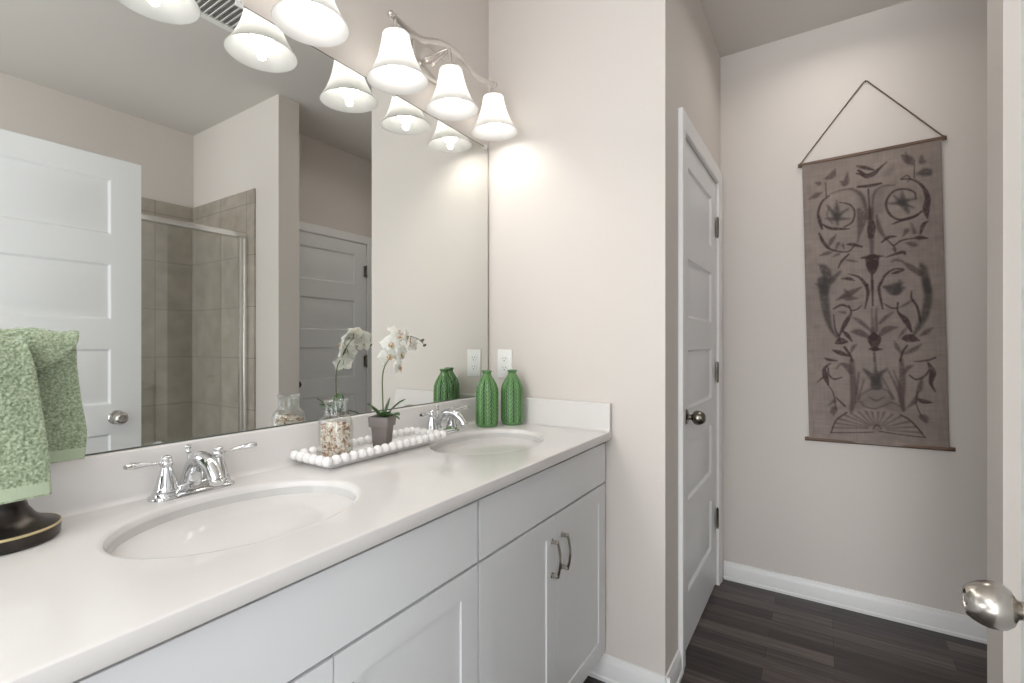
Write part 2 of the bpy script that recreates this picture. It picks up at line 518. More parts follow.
DH = 2.05                      # door height
def wall_with_opening(x0, x1, y0, y1, ox0, ox1, oz, axis='x'):
    mb = MB()
    if axis == 'x':
        mb.box((x0,y0,0),(ox0,y1,ZC)); mb.box((ox1,y0,0),(x1,y1,ZC)); mb.box((ox0,y0,oz),(ox1,y1,ZC))
    else:
        mb.box((x0,y0,0),(x1,ox0,ZC)); mb.box((x0,ox1,0),(x1,y1,ZC)); mb.box((x0,ox0,oz),(x1,ox1,ZC))
    return mb
CX0, CX1 = .242, .958          # closet door opening
mb = wall_with_opening(0, XB, YW, YW+.115, CX0, CX1, DH+.006)
mb.box((0, YW+.115, 0), (.115, .0, ZC))
struct(mb.build('wall_end', WALL, smooth=False), 'greige wall at the far end of the vanity wrapping the corner to the closet door', 'wall')
struct(MB().box((XB, YH-.12, 0), (XB+.1, YW+.115, ZC)).build('wall_back', WALL, smooth=False), 'greige hall wall the tapestry hangs on', 'wall')
HX0, HX1 = .285, 1.000
struct(wall_with_opening(.12, XB, YH-.115, YH, HX0, HX1, DH+.006).build('wall_right', WALL, smooth=False), 'greige hall wall opposite the closet door, seen in the mirror', 'wall')
struct(MB().box((0, SH-.1, 0), (.137, PE, ZC)).build('wall_partition', WALL, smooth=False), 'narrow greige wall end between hall and shower at right', 'wall')
struct(MB().box((XE-.115, SH-.1, 0), (0, SH, ZC)).build('wall_shower', WALL, smooth=False), 'greige wall above the shower tile, seen in the mirror', 'wall')
# the side the picture is taken from stays open to the daylight of the bedroom

def baseboard(name, p, q, nrm, label):
    """profiled board along p->q on a wall whose room side is nrm"""
    p, q, nr = Vector((*p, 0)), Vector((*q, 0)), Vector((*nrm, 0))
    prof = [(0,0),(.018,0),(.018,.012),(.0135,.017),(.0125,.066),(.010,.074),(.0075,.080),(.006,.090),(0,.092)]
    v = []; f = []; k = len(prof)
    for e in (p, q):
        for d_, z in prof: v.append((e + nr*d_ + Vector((0,0,z)))[:])
    for i in range(k): f.append((i, (i+1) % k, k+(i+1) % k, k+i))
    f.append(tuple(range(k))); f.append(tuple(range(k, 2*k)))
    o = MB().add(v, f).build(name, TRIM, angle=25)
    return struct(o, label, 'baseboard')
baseboard('baseboard_back', (XB, YH), (XB, YW-.018), (-1, 0), 'white baseboard below the tapestry wall')
baseboard('baseboard_end', (0, -.47), (0, YW-.018), (-1, 0), 'white baseboard on the wall beside the vanity')
baseboard('baseboard_closet', (-.018, YW), (CX0-.066, YW), (0, -1), 'short white baseboard between wall corner and closet door casing')
baseboard('baseboard_right', (.137, YH), (HX0-.066, YH), (0, 1), 'short white baseboard beside the hall door seen in the mirror')
baseboard('baseboard_partition', (0, -1.80), (0, PE+.018), (-1, 0), 'white baseboard on the narrow wall beside the shower')
baseboard('baseboard_partition_end', (-.018, PE), (.155, PE), (0, 1), 'white baseboard across the narrow wall end')
baseboard('baseboard_partition_hall', (.137, PE+.018), (.137, YH), (1, 0), 'white baseboard on the hall side of the narrow wall')

def casing(name, x0, x1, top, y, s, label, w=.064):
    """profiled casing round an opening x0..x1 in the plane y, standing out to side s, with a jamb behind it"""
    mb = MB()
    prof = [(0,0),(0,.010),(.006,.013),(.020,.0125),(.044,.016),(w-.006,.018),(w,.016),(w,0)]   # (away from opening, out)
    loops = []
    for (cx, cz, dx, dz) in ((x0,0,-1,0),(x0,top,-1,1),(x1,top,1,1),(x1,0,1,0)):
        loops.append([(cx+dx*a, y+s*o_, cz+dz*a) for a, o_ in prof])
    k = len(prof); v = [p for lp in loops for p in lp]; f = []
    for j in range(3):
        for i in range(k): f.append((j*k+i, j*k+(i+1) % k, (j+1)*k+(i+1) % k, (j+1)*k+i))
    f.append(tuple(range(k))); f.append(tuple(range(3*k, 4*k))); mb.add(v, f)
    return struct(mb.build(name, TRIM, angle=25), label, 'door casing')

RINGS = [(0,0),(.004,.001),(.012,.0105),(.022,.011),(.050,.003)]
def knob_mesh(mb, button=True):
    """door knob standing out along +z from its rosette"""
    prof = [(.0005,0),(.033,0),(.033,.004),(.029,.009),(.020,.011),(.0125,.013),(.0115,.024),(.0140,.028),(.0225,.0325),(.0280,.039),(.0302,.047),(.0298,.055),(.0275,.063),(.0238,.070),(.0195,.0755),(.0160,.0775),(.0135,.0768),(.0120,.0745)]
    if button: prof += [(.0078,.0742),(.0072,.0762),(.0055,.0770),(.0002,.0770)]
    else: prof += [(.0002,.0665)]
    mb.lathe(prof, 48)
def door(name, x0, x1, y0, y1, z0, z1, label, knob_x, knob_z, sides, hinge_x, hinge_y, knob_m):
    t = thing(name, label, 'door', ((x0+x1)/2, (y0+y1)/2, z0), kind='structure')
    o = Vector(t.location); mb = MB()
    st = .108; ph = .248; zt = z1 - .092; cells = []
    for i in range(5):
        a = zt - i*.372; cells.append((x0+st, a-ph, x1-st, a))
    cells = cells[::-1]
    panel_slab(mb, x0, x1, z0, z1, y0, y1, cells, RINGS)
    mb.build('leaf', DOOR, t, angle=20, loc=-o)
    for s in sides:
        k = MB(); knob_mesh(k); kb = k.build('knob', knob_m, t, angle=30)
        kb.scale = (.93, .93, .95); kb.rotation_euler = (R(-90) if s > 0 else R(90), 0, 0)
        kb.location = Vector((knob_x, y1 if s > 0 else y0, knob_z)) - o
    for hz in (.345, 1.09, 1.83):
        h = MB(); h.lathe([(.0065,-.046),(.0065,.046)], 14)
        h.lathe([(.0035,.046),(.005,.049),(.0045,.053),(.0003,.055)], 12); h.lathe([(.0003,-.055),(.0045,-.053),(.005,-.049),(.0035,-.046)], 12)
        h.box((-.030,-.0012,-.044),(.030,.0012,.044))
        h.build('hinge', DARKNICKEL, t, loc=Vector((hinge_x, hinge_y, hz)) - o)
    return t
# closet door in the hall, closed
casing('trim_1', CX0, CX1, DH+.006, YW, -1, 'white casing round the closet door')
door('door_1', CX0+.003, CX1-.003, YW+.004, YW+.039, .012, DH, 'white five panel closet door beside the tapestry wall', CX0+.063, .945, (-1,), CX1-.002, YW-.004, DARKNICKEL)
# hall door opposite, only seen in the mirror
casing('trim_2', HX0, HX1, DH+.006, YH, 1, 'white casing round the hall door seen in the mirror', w=.060)
door('door_2', HX0+.003, HX1-.003, YH-.039, YH-.004, .012, DH, 'shaded five panel hall door that shows only in the mirror', HX0+.063, .945, (1,), HX1-.002, YH+.004, DARKNICKEL)
# the open bathroom door beside the camera
door('door_3', -1.565, -.752, -1.462, -1.427, .012, 2.052, 'open white bathroom door with brushed nickel knob at right edge of view', -.845, .911, (1, -1), -1.566, -1.424, NICKEL)

# ------------------------------------------------------------------ shower
YG = -1.93
mb = MB(); mb.box((-1.578, SH, 0.0), (-.012, SH+.012, 2.222))
struct(mb.build('wall_shower_tile_back', TILE_X, smooth=False, bevel=.003), 'taupe square tile on the shower back wall, seen in the mirror', 'tiled wall')
mb = MB(); mb.box((-.012, SH, 0.0), (0, -1.83, 2.222))
struct(mb.build('wall_shower_tile_side', TILE_Y, smooth=False, bevel=.003), 'taupe square tile on the shower side wall, seen in the mirror', 'tiled wall')
mb = MB(); mb.bbox((-1.578, YG-.05, 0), (-.013, YG+.05, .10), .01)
mb.box((-1.578, SH+.013, 0), (-.013, YG-.05, .04))
struct(mb.build('trim_3', PLASTIC), 'white shower pan with raised curb', 'shower pan')
sh = thing('shower_enclosure', 'framed sliding glass shower enclosure with bright metal rail, seen in the mirror', 'shower door', (-.79, YG, .10))
o = Vector(sh.location)
mb = MB(); mb.bbox((-1.565, YG-.026, 1.911), (-.013, YG+.026, 1.944), .006); mb.build('header_rail', ALU, sh, loc=-o)
mb = MB(); mb.bbox((-1.565, YG-.026, .10), (-.013, YG+.026, .122), .004); mb.build('bottom_track', ALU, sh, loc=-o)
for x in (-.013, -1.540):
    mb = MB(); mb.bbox((x-.024, YG-.030, .122), (x, YG+.030, 1.910), .004)
    mb.box((x-.030, YG-.008, .122), (x-.024, YG+.022, 1.910)); mb.build('jamb', ALU, sh, loc=-o)
for (a, b_, y) in ((-.80, -.060, YG+.012), (-1.53, -.74, YG-.012)):
    p = MB().box((a, y-.003, .125), (b_, y+.003, 1.910)).build('glass_panel', GLASS, sh, loc=-o, smooth=False)
    mb = MB(); mb.box((b_, y-.008, .125), (b_+.016, y+.008, 1.910)); mb.box((a-.016, y-.008, .125), (a, y+.008, 1.910))
    mb.build('stile', ALU, p, smooth=False)

# ceiling fan grille
vt = thing('exhaust_fan_grille', 'square louvred exhaust fan cover on the ceiling, reflected in the mirror', 'vent', (-.575, -1.065, ZC))
mb = MB(); g0 = .145
for (a, b_) in (((-g0,-g0),(g0,-g0+.035)), ((-g0,g0-.035),(g0,g0)), ((-g0,-g0+.035),(-g0+.035,g0-.035)), ((g0-.035,-g0+.035),(g0,g0-.035))):
    mb.box((*a, -.014), (*b_, -.001))
mb.build('grille_frame', PLASTIC, vt, smooth=False, bevel=.003)
MB().box((-.108, -.108, -.0035), (.108, .108, -.0005)).build('dark_opening', GAP, vt, smooth=False)
for i in range(9):
    x = -.096 + i*.024
    MB().add([(x-.008,-.109,-.012),(x+.004,-.109,-.004),(x+.004,.109,-.004),(x-.008,.109,-.012),(x-.006,-.109,-.0135),(x+.006,-.109,-.0055),(x+.006,.109,-.0055),(x-.006,.109,-.0135)],
             [(0,1,2,3),(4,5,6,7),(0,1,5,4),(1,2,6,5),(2,3,7,6),(3,0,4,7)]).build('louvre_slat', PLASTIC, vt, smooth=False)

# ------------------------------------------------------------------ vanity cabinets
def pull(parent, x, y, z0, z1):
    mb = MB(); n_ = 16; pts = []
    for i in range(n_+1):
        t_ = i/n_; pts.append((x, y-.020-.009*sin(pi*t_), z0+(z1-z0)*t_))
    mb.tube(pts, 1, 4, flat=(.0062, .0042), up=(1,0,0))
    for z in (z0+.004, z1-.004):
        mb.bbox((x-.005, y-.024, z-.005), (x+.005, y, z+.005), .001)
        mb.bbox((x-.0065, y-.003, z-.0075), (x+.0065, y, z+.0075), .001)
    return mb.build('pull_handle', NICKEL, parent, angle=50)
def cabinet(x0, x1, label, fx0, fx1):
    t = thing('sink_base_cabinet', label, 'cabinet', ((x0+x1)/2, -.26, 0), group='vanity base cabinets')
    o = Vector(t.location)
    mb = MB(); ff = -.516
    mb.box((x0, ff+.022, .105), (x1, ff+.040, .876)); mb.box((x0, ff+.040, .105), (x0+.016, -.012, .876)); mb.box((x1-.016, ff+.040, .105), (x1, -.012, .876))
    mb.box((x0, -.012, .105), (x1, -.002, .876)); mb.box((x0+.016, ff+.040, .105), (x1-.016, -.012, .121)); mb.box((x0, -.455, 0), (x1, -.002, .105))
    mb.build('body', CAB, t, smooth=False, loc=-o)
    xm = (fx0+fx1)/2
    mb = MB(); mb.box((fx0, ff-.019, .7325), (fx1, ff+.021, .8735)); mb.build('drawer_front', CAB, t, smooth=True, bevel=.001, loc=-o)
    for (a, b_, hx) in ((fx0, xm-.0015, xm-.032), (xm+.0015, fx1, xm+.032)):
        mb = MB(); panel_slab(mb, a, b_, .111, .7260, ff-.019, ff+.021, [(a+.058, .169, b_-.058, .6685)], [(0,0),(.0008,.0045)], faces=(-1,))
        d_ = mb.build('door', CAB, t, angle=20, loc=-o)
        pull(d_, hx, ff-.019, .554, .660)
    return t
cabinet(-.7825, -.004, 'white sink cabinet at the far end with both pulls in view', -.7782, -.0135)
cabinet(-1.575, -.7825, 'white sink cabinet nearest the camera below the near sink', -1.562, -.7868)

# ------------------------------------------------------------------ countertop with two oval bowls
SINKS = [(-1.172, -.277), (-.382, -.277)]
RA, RB = .218, .166
ct = thing('vanity_countertop', 'long white cultured marble countertop with two oval basins', 'countertop', (-.79, -.28, ZT))
o = Vector(ct.location); mb = MB()
X0, X1, YF, YB = -1.576, -.002, -.557, -.002
N = 96
def ring(c, ra, rb, z): return [(c[0]+ra*cos(2*pi*i/N), c[1]+rb*sin(2*pi*i/N), z) for i in range(N)]
for (c, bx0, bx1) in ((SINKS[0], X0, -.791), (SINKS[1], -.791, X1)):
    yf, yb = YF+.006, YB
    per = []
    for i in range(N):
        a = 2*pi*i/N; dx, dy = cos(a)*RA, sin(a)*RB; ts = []
        if dx > 1e-9: ts.append((bx1-c[0])/dx)
        if dx < -1e-9: ts.append((bx0-c[0])/dx)
        if dy > 1e-9: ts.append((yb-c[1])/dy)
        if dy < -1e-9: ts.append((yf-c[1])/dy)
        k = min(ts); per.append([c[0]+dx*k, c[1]+dy*k, ZT])
    for cxn, cyn in ((bx0,yf),(bx1,yf),(bx1,yb),(bx0,yb)):
        j = min(range(N), key=lambda i: (per[i][0]-cxn)**2+(per[i][1]-cyn)**2); per[j] = [cxn, cyn, ZT]
    rings = [per, ring(c, RA+.010, RB+.010, ZT), ring(c, RA+.004, RB+.004, ZT-.001), ring(c, RA, RB, ZT-.0035), ring(c, RA-.003, RB-.003, ZT-.009), ring(c, RA-.004, RB-.004, ZT-.014)]
    v = [p for r_ in rings for p in r_]; f = []
    for j in range(len(rings)-1):
        for i in range(N):
            i2 = (i+1) % N; f.append((j*N+i, j*N+i2, (j+1)*N+i2, (j+1)*N+i))
    mb.add(v, f)
prof = [(YF+.006, ZT), (YF+.0025, ZT-.0004), (YF+.0007, ZT-.0018), (YF, ZT-.0045), (YF, ZT-.026), (YF+.0015, ZT-.029), (YF+.006, ZT-.030), (YF+.05, ZT-.030)]
v = []; f = []
for x in (X0, X1):
    for y, z in prof: v.append((x, y, z))
k = len(prof)
for i in range(k-1): f.append((i, i+1, k+i+1, k+i))
mb.add(v, f)
mb.add([(X0,YF+.05,ZT-.030),(X1,YF+.05,ZT-.030),(X1,YB,ZT-.030),(X0,YB,ZT-.030)], [(0,1,2,3)])
for x in (X0, X1): mb.add([(x,y,z) for y,z in prof]+[(x,YB,ZT-.030),(x,YB,ZT)], [tuple(range(k+2))])
top = mb.build('slab', TOP, ct, angle=28, loc=-o)
# splashes with a small cove at the foot
def splash(pts, nrm, name):
    p, q, nr = Vector((*pts[0], 0)), Vector((*pts[1], 0)), Vector((*nrm, 0))
    prof = [(0,ZT-.001),(.034,ZT+.0002),(.027,ZT+.0015),(.0225,ZT+.005),(.020,ZT+.011),(.019,ZS-.005),(.0178,ZS-.0015),(.015,ZS),(0,ZS)]
    v = []; f = []; k = len(prof)
    for e in (p, q):
        for d_, z in prof: v.append((e+nr*d_+Vector((0,0,z)))[:])
    for i in range(k): f.append((i, (i+1) % k, k+(i+1) % k, k+i))
    f.append(tuple(range(k))); f.append(tuple(range(k, 2*k)))
    return MB().add(v, f).build(name, TOP, ct, angle=40, loc=-o)
splash(((X0, YB), (X1, YB)), (0, -1), 'backsplash')
splash(((X1, YB-.0195), (X1, YF+.002)), (-1, 0), 'side_splash')
for c in SINKS:
    mb = MB(); rings = []
    for i in range(17):
        t_ = i/16; a = t_*pi/2
        rr = cos(a)**.62 if t_ < 1 else 0
        rings.append(ring(c, max(.019, (RA-.0035)*rr), max(.019, (RB-.0035)*rr), ZT-.0138-.137*sin(a)))
    v = [p for r_ in rings for p in r_]; f = []
    for j in range(len(rings)-1):
        for i in range(N):
            i2 = (i+1) % N; f.append((j*N+i, j*N+i2, (j+1)*N+i2, (j+1)*N+i))
    mb.add(v, f)
    bowl = mb.build('sink_basin', BOWL, ct, angle=60, loc=-o)
    mb = MB(); mb.lathe([(.0005,.004),(.012,.0035),(.0135,.001),(.018,.002),(.022,.0035),(.0235,.001),(.0235,-.004)], 32, Matrix.Translation((c[0], c[1], ZT-.150)))
    mb.build('drain', CHROME, bowl)

# ------------------------------------------------------------------ mirror
mi = thing('wall_mirror', 'frameless wide mirror resting on the backsplash', 'mirror', (-.79, 0, ZS))
o = Vector(mi.location); mb = MB(); MX1 = -.0125
mb.box((-1.572, -.0052, ZS+.001), (MX1, -.001, 2.066)); mb.build('mirror_glass', MIRROR, mi, smooth=False, loc=-o)
mb = MB()
mb.box((-1.572, -.0062, ZS+.0005), (MX1, -.0008, ZS+.0035)); mb.box((-1.572, -.0056, 2.0655), (MX1, -.0008, 2.068)); mb.box((MX1, -.0056, ZS+.001), (MX1+.002, -.0008, 2.068))
mb.build('dark_edge', mat('mirror_edge', (.10, .11, .10), .3), mi, smooth=False, loc=-o)
for x in (-.03, -.55, -1.05):
    mb = MB(); mb.bbox((x-.010, -.0085, 2.058), (x+.010, -.0045, 2.078), .002); mb.lathe([(.0045,0),(.0045,.0015),(.002,.003),(.0002,.003)], 14, Matrix.Translation((x,-.0085,2.072)) @ Matrix.Rotation(R(90),4,'X'))
    mb.build('clip', JARGLASS if False else PLASTIC, mi, loc=-o)

# ------------------------------------------------------------------ faucets
def faucet(x, label):
    t = thing('faucet', label, 'faucet', (x, -.062, ZT+.0005), group='chrome centerset faucets')
    # stepped base with rounded ends
    mb = MB(); v = []; f = []; n_ = 40
    def stad(hx, hy, z):
        out = []
        for i in range(n_):
            a = 2*pi*i/n_; cx_ = hx if cos(a) >= 0 else -hx
            out.append((cx_ + hy*cos(a), hy*sin(a), z))
        return out
    rs = [stad(.056,.027,0), stad(.056,.027,.004), stad(.0555,.0255,.0065), stad(.055,.0225,.0075), stad(.055,.0215,.011), stad(.0545,.0205,.014), stad(.054,.0165,.016), stad(.053,.015,.021), stad(.05,.012,.023)]
    v = [p for r_ in rs for p in r_]
    for j in range(len(rs)-1):
        for i in range(n_):
            i2 = (i+1) % n_; f.append((j*n_+i, j*n_+i2, (j+1)*n_+i2, (j+1)*n_+i))
    f.append(tuple(range(n_))[::-1]); f.append(tuple(range((len(rs)-1)*n_, len(rs)*n_)))
    mb.add(v, f).build('base_plate', CHROME, t, angle=50)
    for s in (-1, 1):
        mb = MB(); mb.lathe([(.0005,.015),(.0225,.015),(.0228,.019),(.0205,.022),(.0195,.027),(.0165,.040),(.0130,.052),(.0105,.060),(.0095,.0635),(.0112,.0655),(.0125,.069),(.0125,.074),(.0105,.0775),(.0090,.079),(.0098,.0815),(.0090,.0845),(.0055,.087),(.0002,.0875)], 32)
        hb = mb.build('handle', CHROME, t, loc=(s*.051, 0, 0), angle=45)
        pts = [(s*.009,-.001,.0735),(s*.020,-.003,.0745),(s*.034,-.006,.0765),(s*.052,-.011,.0785),(s*.066,-.016,.080),(s*.076,-.020,.081)]
        MB().tube(spline(pts, 5), [r_[0] for r_ in spline([(.0050,),(.0042,),(.0052,),(.0074,),(.0086,),(.0055,)], 5)], 14, flat=(.8,1)).build('lever', CHROME, hb)
    pts = [(0,.006,.016),(0,.003,.034),(0,-.006,.054),(0,-.024,.070),(0,-.048,.074),(0,-.072,.067),(0,-.091,.052),(0,-.102,.038)]
    rad = [(.0230,),(.0205,),(.0190,),(.0178,),(.0165,),(.0150,),(.0135,),(.0128,)]
    mb = MB(); mb.tube(spline(pts, 6), [r_[0] for r_ in spline(rad, 6)], 20)
    mb.lathe([(.0132,-.006),(.0142,-.004),(.0142,.004),(.0130,.006)], 20, Matrix.Translation((0,-.1005,.040)) @ Matrix.Rotation(R(25),4,'X'))
    mb.build('spout', CHROME, t, angle=60)
    mb = MB(); mb.lathe([(.0028,.018),(.0028,.078),(.0055,.080),(.0070,.084),(.0055,.088),(.0036,.0895),(.0068,.092),(.0076,.094),(.0060,.097),(.0002,.098)], 18)
    mb.build('lift_rod', CHROME, t, loc=(0,.021,0))
    return t
fa = faucet(-1.176, 'chrome two handle faucet at the near sink')
fb = copy_tree(fa); fb.location.x = -.372; fb['label'] = 'chrome two handle faucet at the far sink beside the green bottles'

# ------------------------------------------------------------------ vanity lights
def vanity_light(x, label):
    t = thing('vanity_light', label, 'wall lamp', (x, 0, 2.24), group='three shade vanity lights')
    ZR = 2.052 - 2.24
    mb = MB(); mb.bbox((-.075,-.024,-.058),(.075,-.0005,.058), .010, 3); mb.build('back_plate', SATIN, t, angle=50)
    for sx in (-1, 1):
        mb = MB(); mb.lathe([(.006,0),(.0065,.003),(.004,.006),(.0003,.0068)], 14, Matrix.Translation((sx*.055,-.024,-.022)) @ Matrix.Rotation(R(90),4,'X')); mb.build('screw', SATIN, t)
    yb = -.118
    pts = [(-.272,.000),(-.255,-.003),(-.205,-.012),(-.150,-.015),(-.105,-.002),(-.055,.016),(0,.023),(.055,.016),(.105,-.002),(.150,-.015),(.205,-.012),(.255,-.003),(.272,.000)]
    mb = MB(); mb.tube([(a, yb, b_) for a, b_ in spline(pts, 5)], 1, 8, flat=(.0100,.0055)); mb.build('bar', SATIN, t, angle=60)
    for sx in (-1, 1):
        mb = MB(); mb.tube([(sx*.018,-.02,.006),(sx*.012,-.07,.014),(sx*.003, yb, .020)], .0052, 12)
        mb.lathe([(.011,0),(.011,.003),(.007,.007)], 16, Matrix.Translation((sx*.018,-.024,.006)) @ Matrix.Rotation(R(90),4,'X'))
        mb.build('arm', SATIN, t)
    for sx in (-.256, 0, .256):
        zb = -.004 if sx else .018
        mb = MB(); mb.tube([(sx, yb, zb+.010),(sx, yb, ZR+.145)], .0055, 12)
        mb.lathe([(.0002,ZR+.152),(.012,ZR+.151),(.026,ZR+.146),(.0285,ZR+.139),(.0285,ZR+.133),(.0002,ZR+.133)], 28, Matrix.Translation((sx, yb, 0)))
        if sx: mb.ball((sx*1.065, yb, 0), .0105, 14)
        mb.build('holder', SATIN, t, angle=40)
        p_ = [(.037,.136),(.0395,.134),(.0415,.122),(.045,.104),(.050,.084),(.0565,.063),(.066,.042),(.076,.022),(.086,.007),(.0915,0)]
        pr = [(r_, z) for r_, z in spline(p_, 3)]
        inner = [(r_-.0028, z+.0004) for r_, z in pr][::-1]
        mb = MB(); mb.lathe([(r_, z) for r_, z in pr] + [(pr[-1][0]-.0012, -.0012)] + inner + [(pr[0][0], pr[0][1])], 56, cap=False)
        s_ = mb.build('lamp_shade', SHADE, t, angle=60, loc=(sx, yb, ZR))
        mb = MB(); mb.lathe([(.0002,.010),(.012,.0115),(.022,.017),(.0285,.026),(.0305,.038),(.0285,.051),(.023,.066),(.017,.084),(.0145,.100),(.0140,.118)], 28)
        bl = mb.build('bulb', BULBM, s_)
        ld = bpy.data.lights.new('lamp_light', 'SPOT'); ld.energy = LAMP; ld.color = (1, .945, .87); ld.spot_size = R(152); ld.spot_blend = .6; ld.shadow_soft_size = .012
        lo = bpy.data.objects.new('lamp_light', ld); COL.objects.link(lo); lo.parent = bl; lo.location = (0, 0, -.004)
    return t
va = vanity_light(-1.186, 'brushed nickel vanity light with three bell shades over the near sink')
vb = copy_tree(va); vb.location.x = -.392; vb['label'] = 'brushed nickel vanity light with three bell shades over the far sink'; vb.rotation_euler.y = R(-3.6)
va.location.z -= .010

# ------------------------------------------------------------------ outlet
ot = thing('wall_outlet', 'white duplex outlet on the end wall behind the green bottles', 'outlet', (0, -.086, 1.152))
MB().bbox((-.006,-.0365,-.059),(-.0003,.0365,.059), .0025).build('cover_plate', PLASTIC, ot)
for s in (-1, 1):
    mb = MB(); n_ = 28; v = []
    for xx in (-.0085, -.005):
        for i in range(n_):
            a = 2*pi*i/n_; v.append((xx, max(-.0145, min(.0145, .0172*cos(a))), s*.0195+.0145*sin(a)))
    f = [(i, (i+1) % n_, n_+(i+1) % n_, n_+i) for i in range(n_)] + [tuple(range(n_)), tuple(range(n_, 2*n_))]
    r_ = mb.add(v, f).build('receptacle', PLASTIC, ot, angle=40)
    mb = MB(); mb.box((-.0088,-.0075,s*.0195+.001),(-.0083,-.0055,s*.0195+.0085)); mb.box((-.0088,.0055,s*.0195+.001),(-.0083,.0075,s*.0195+.0075))
    mb.lathe([(.0026,0),(.0026,.0005)], 12, Matrix.Translation((-.0088,0,s*.0195-.006)) @ Matrix.Rotation(R(90),4,'Y')); mb.build('socket_slot', BLACK, r_, smooth=False)
mb = MB(); mb.lathe([(.003,0),(.0028,.0012),(.0002,.0015)], 12, Matrix.Translation((-.006,0,0)) @ Matrix.Rotation(R(-90),4,'Y')); mb.build('screw', PLASTIC, ot)

# ------------------------------------------------------------------ green bottles
GREEN = noise_color(mat('green_glaze', (.05, .22, .04), .10, Coat_Weight=.6), 30, [(.3, (.035, .19, .035)), (.7, (.10, .33, .07))])
BCOL = []                                       # glaze darker in the grooves, lighter on the ridges
def bottle_mesh():
    prof = spline([(.036,0),(.0405,.003),(.0425,.012),(.043,.045),(.043,.100),(.0425,.135),(.0405,.149),(.034,.166),(.026,.182),(.0195,.194),(.0165,.200),(.0165,.206),(.0185,.2085),(.0200,.2120),(.0195,.2145),(.0165,.2150),(.0145,.2130),(.0135,.2050)], 6)
    # resample finely along z
    n_ = 192; v = []; f = []
    P = []
    for a, b_ in zip(prof[:-1], prof[1:]):
        m_ = max(1, int(np.linalg.norm(b_-a)/.0012))
        for i in range(m_): P.append(a+(b_-a)*i/m_)
    P.append(prof[-1])
    for r_, z in P:
        w = max(0, min(1, (z-.006)/.01))*max(0, min(1, (.190-z)/.02))
        for i in range(n_):
            a = 2*pi*i/n_; u = (i/n_*9) % 1; c = abs(u-.5)*2          # ten columns of leaf veins
            zz = z*62 + (1-c)*1.35
            h = .0026*(abs((zz % 1)-.5)*2) * (1-.25*c)
            h -= .0042*max(0, (c-.80)/.20)                          # groove between columns
            if c < .10: h = .0028
            rr = r_ + (h-.0008)*w
            v.append((rr*cos(a), rr*sin(a), z)); BCOL.append(max(0, min(1, .5+(h-.0012)/.0042*w)))
    for j in range(len(P)-1):
        for i in range(n_):
            i2 = (i+1) % n_; f.append((j*n_+i, j*n_+i2, (j+1)*n_+i2, (j+1)*n_+i))
    f.append(tuple(range(n_))[::-1]); mb = MB(); mb.add(v, f); return mb
b1 = bottle_mesh().build('green_bottle', GREEN, angle=180)
ca = b1.data.color_attributes.new('glaze', 'FLOAT_COLOR', 'POINT')
ca.data.foreach_set('color', np.repeat(np.array(BCOL, np.float32)[:,None], 4, 1).ravel())
n, l, b = nodes(GREEN); at_ = n.new('ShaderNodeVertexColor'); at_.layer_name = 'glaze'; rp = n.new('ShaderNodeValToRGB')
rp.color_ramp.elements[0].color = (.012, .068, .014, 1); rp.color_ramp.elements[1].color = (.15, .36, .10, 1)
rp.color_ramp.elements[0].position = .1; rp.color_ramp.elements[1].position = .9
l.new(at_.outputs[0], rp.inputs[0]); l.new(rp.outputs[0], b.inputs['Base Color'])
tag(b1, 'green embossed bottle nearest the mirror, left of its twin', 'bottle', 'green embossed bottles')
b1.location = (-.168, -.113, ZT+.0005)
b2 = b1.copy(); COL.objects.link(b2); b2.location = (-.073, -.168, ZT+.0005); b2.rotation_euler.z = R(20)
b2['label'] = 'green embossed bottle farther right, nearer the side splash'

# ------------------------------------------------------------------ beaded tray
WHITE = mat('white_enamel', (.84, .83, .82), .22)
TX, TY, TA, TH = -.708, -.104, .214, .066
tr = thing('beaded_tray', 'white rectangular tray edged with round white beads', 'tray', (TX, TY, ZT))
mb = MB()
mb.add([(x*(TA-.02), y*(TH-.016), .0005) for x, y in ((-1,-1),(1,-1),(1,1),(-1,1))] +
       [(x*(TA+.002), y*(TH+.002), .017) for x, y in ((-1,-1),(1,-1),(1,1),(-1,1))] +
       [(x*(TA-.003), y*(TH-.003), .017) for x, y in ((-1,-1),(1,-1),(1,1),(-1,1))] +
       [(x*(TA-.022), y*(TH-.018), .007) for x, y in ((-1,-1),(1,-1),(1,1),(-1,1))],
       [(0,1,2,3)] + [(j*4+k, j*4+(k+1) % 4, (j+1)*4+(k+1) % 4, (j+1)*4+k) for j in range(3) for k in range(4)] + [(12,13,14,15)])
mb.build('dish', WHITE, tr, bevel=.0015, angle=30)
bead0 = MB().ball((0,0,0), .0132, 22).build('bead', WHITE, tr)
spots = []
nx, ny = 17, 6
for i in range(nx):
    x = -TA + 2*TA*i/(nx-1); spots += [(x, -TH), (x, TH)]
for j in range(1, ny-1):
    y = -TH + 2*TH*j/(ny-1); spots += [(-TA, y), (TA, y)]
for i, (x, y) in enumerate(spots):
    b_ = bead0 if i == 0 else bead0.copy()
    if i: COL.objects.link(b_); b_.parent = tr
    b_.location = (x*1.004, y*1.012, .0255)

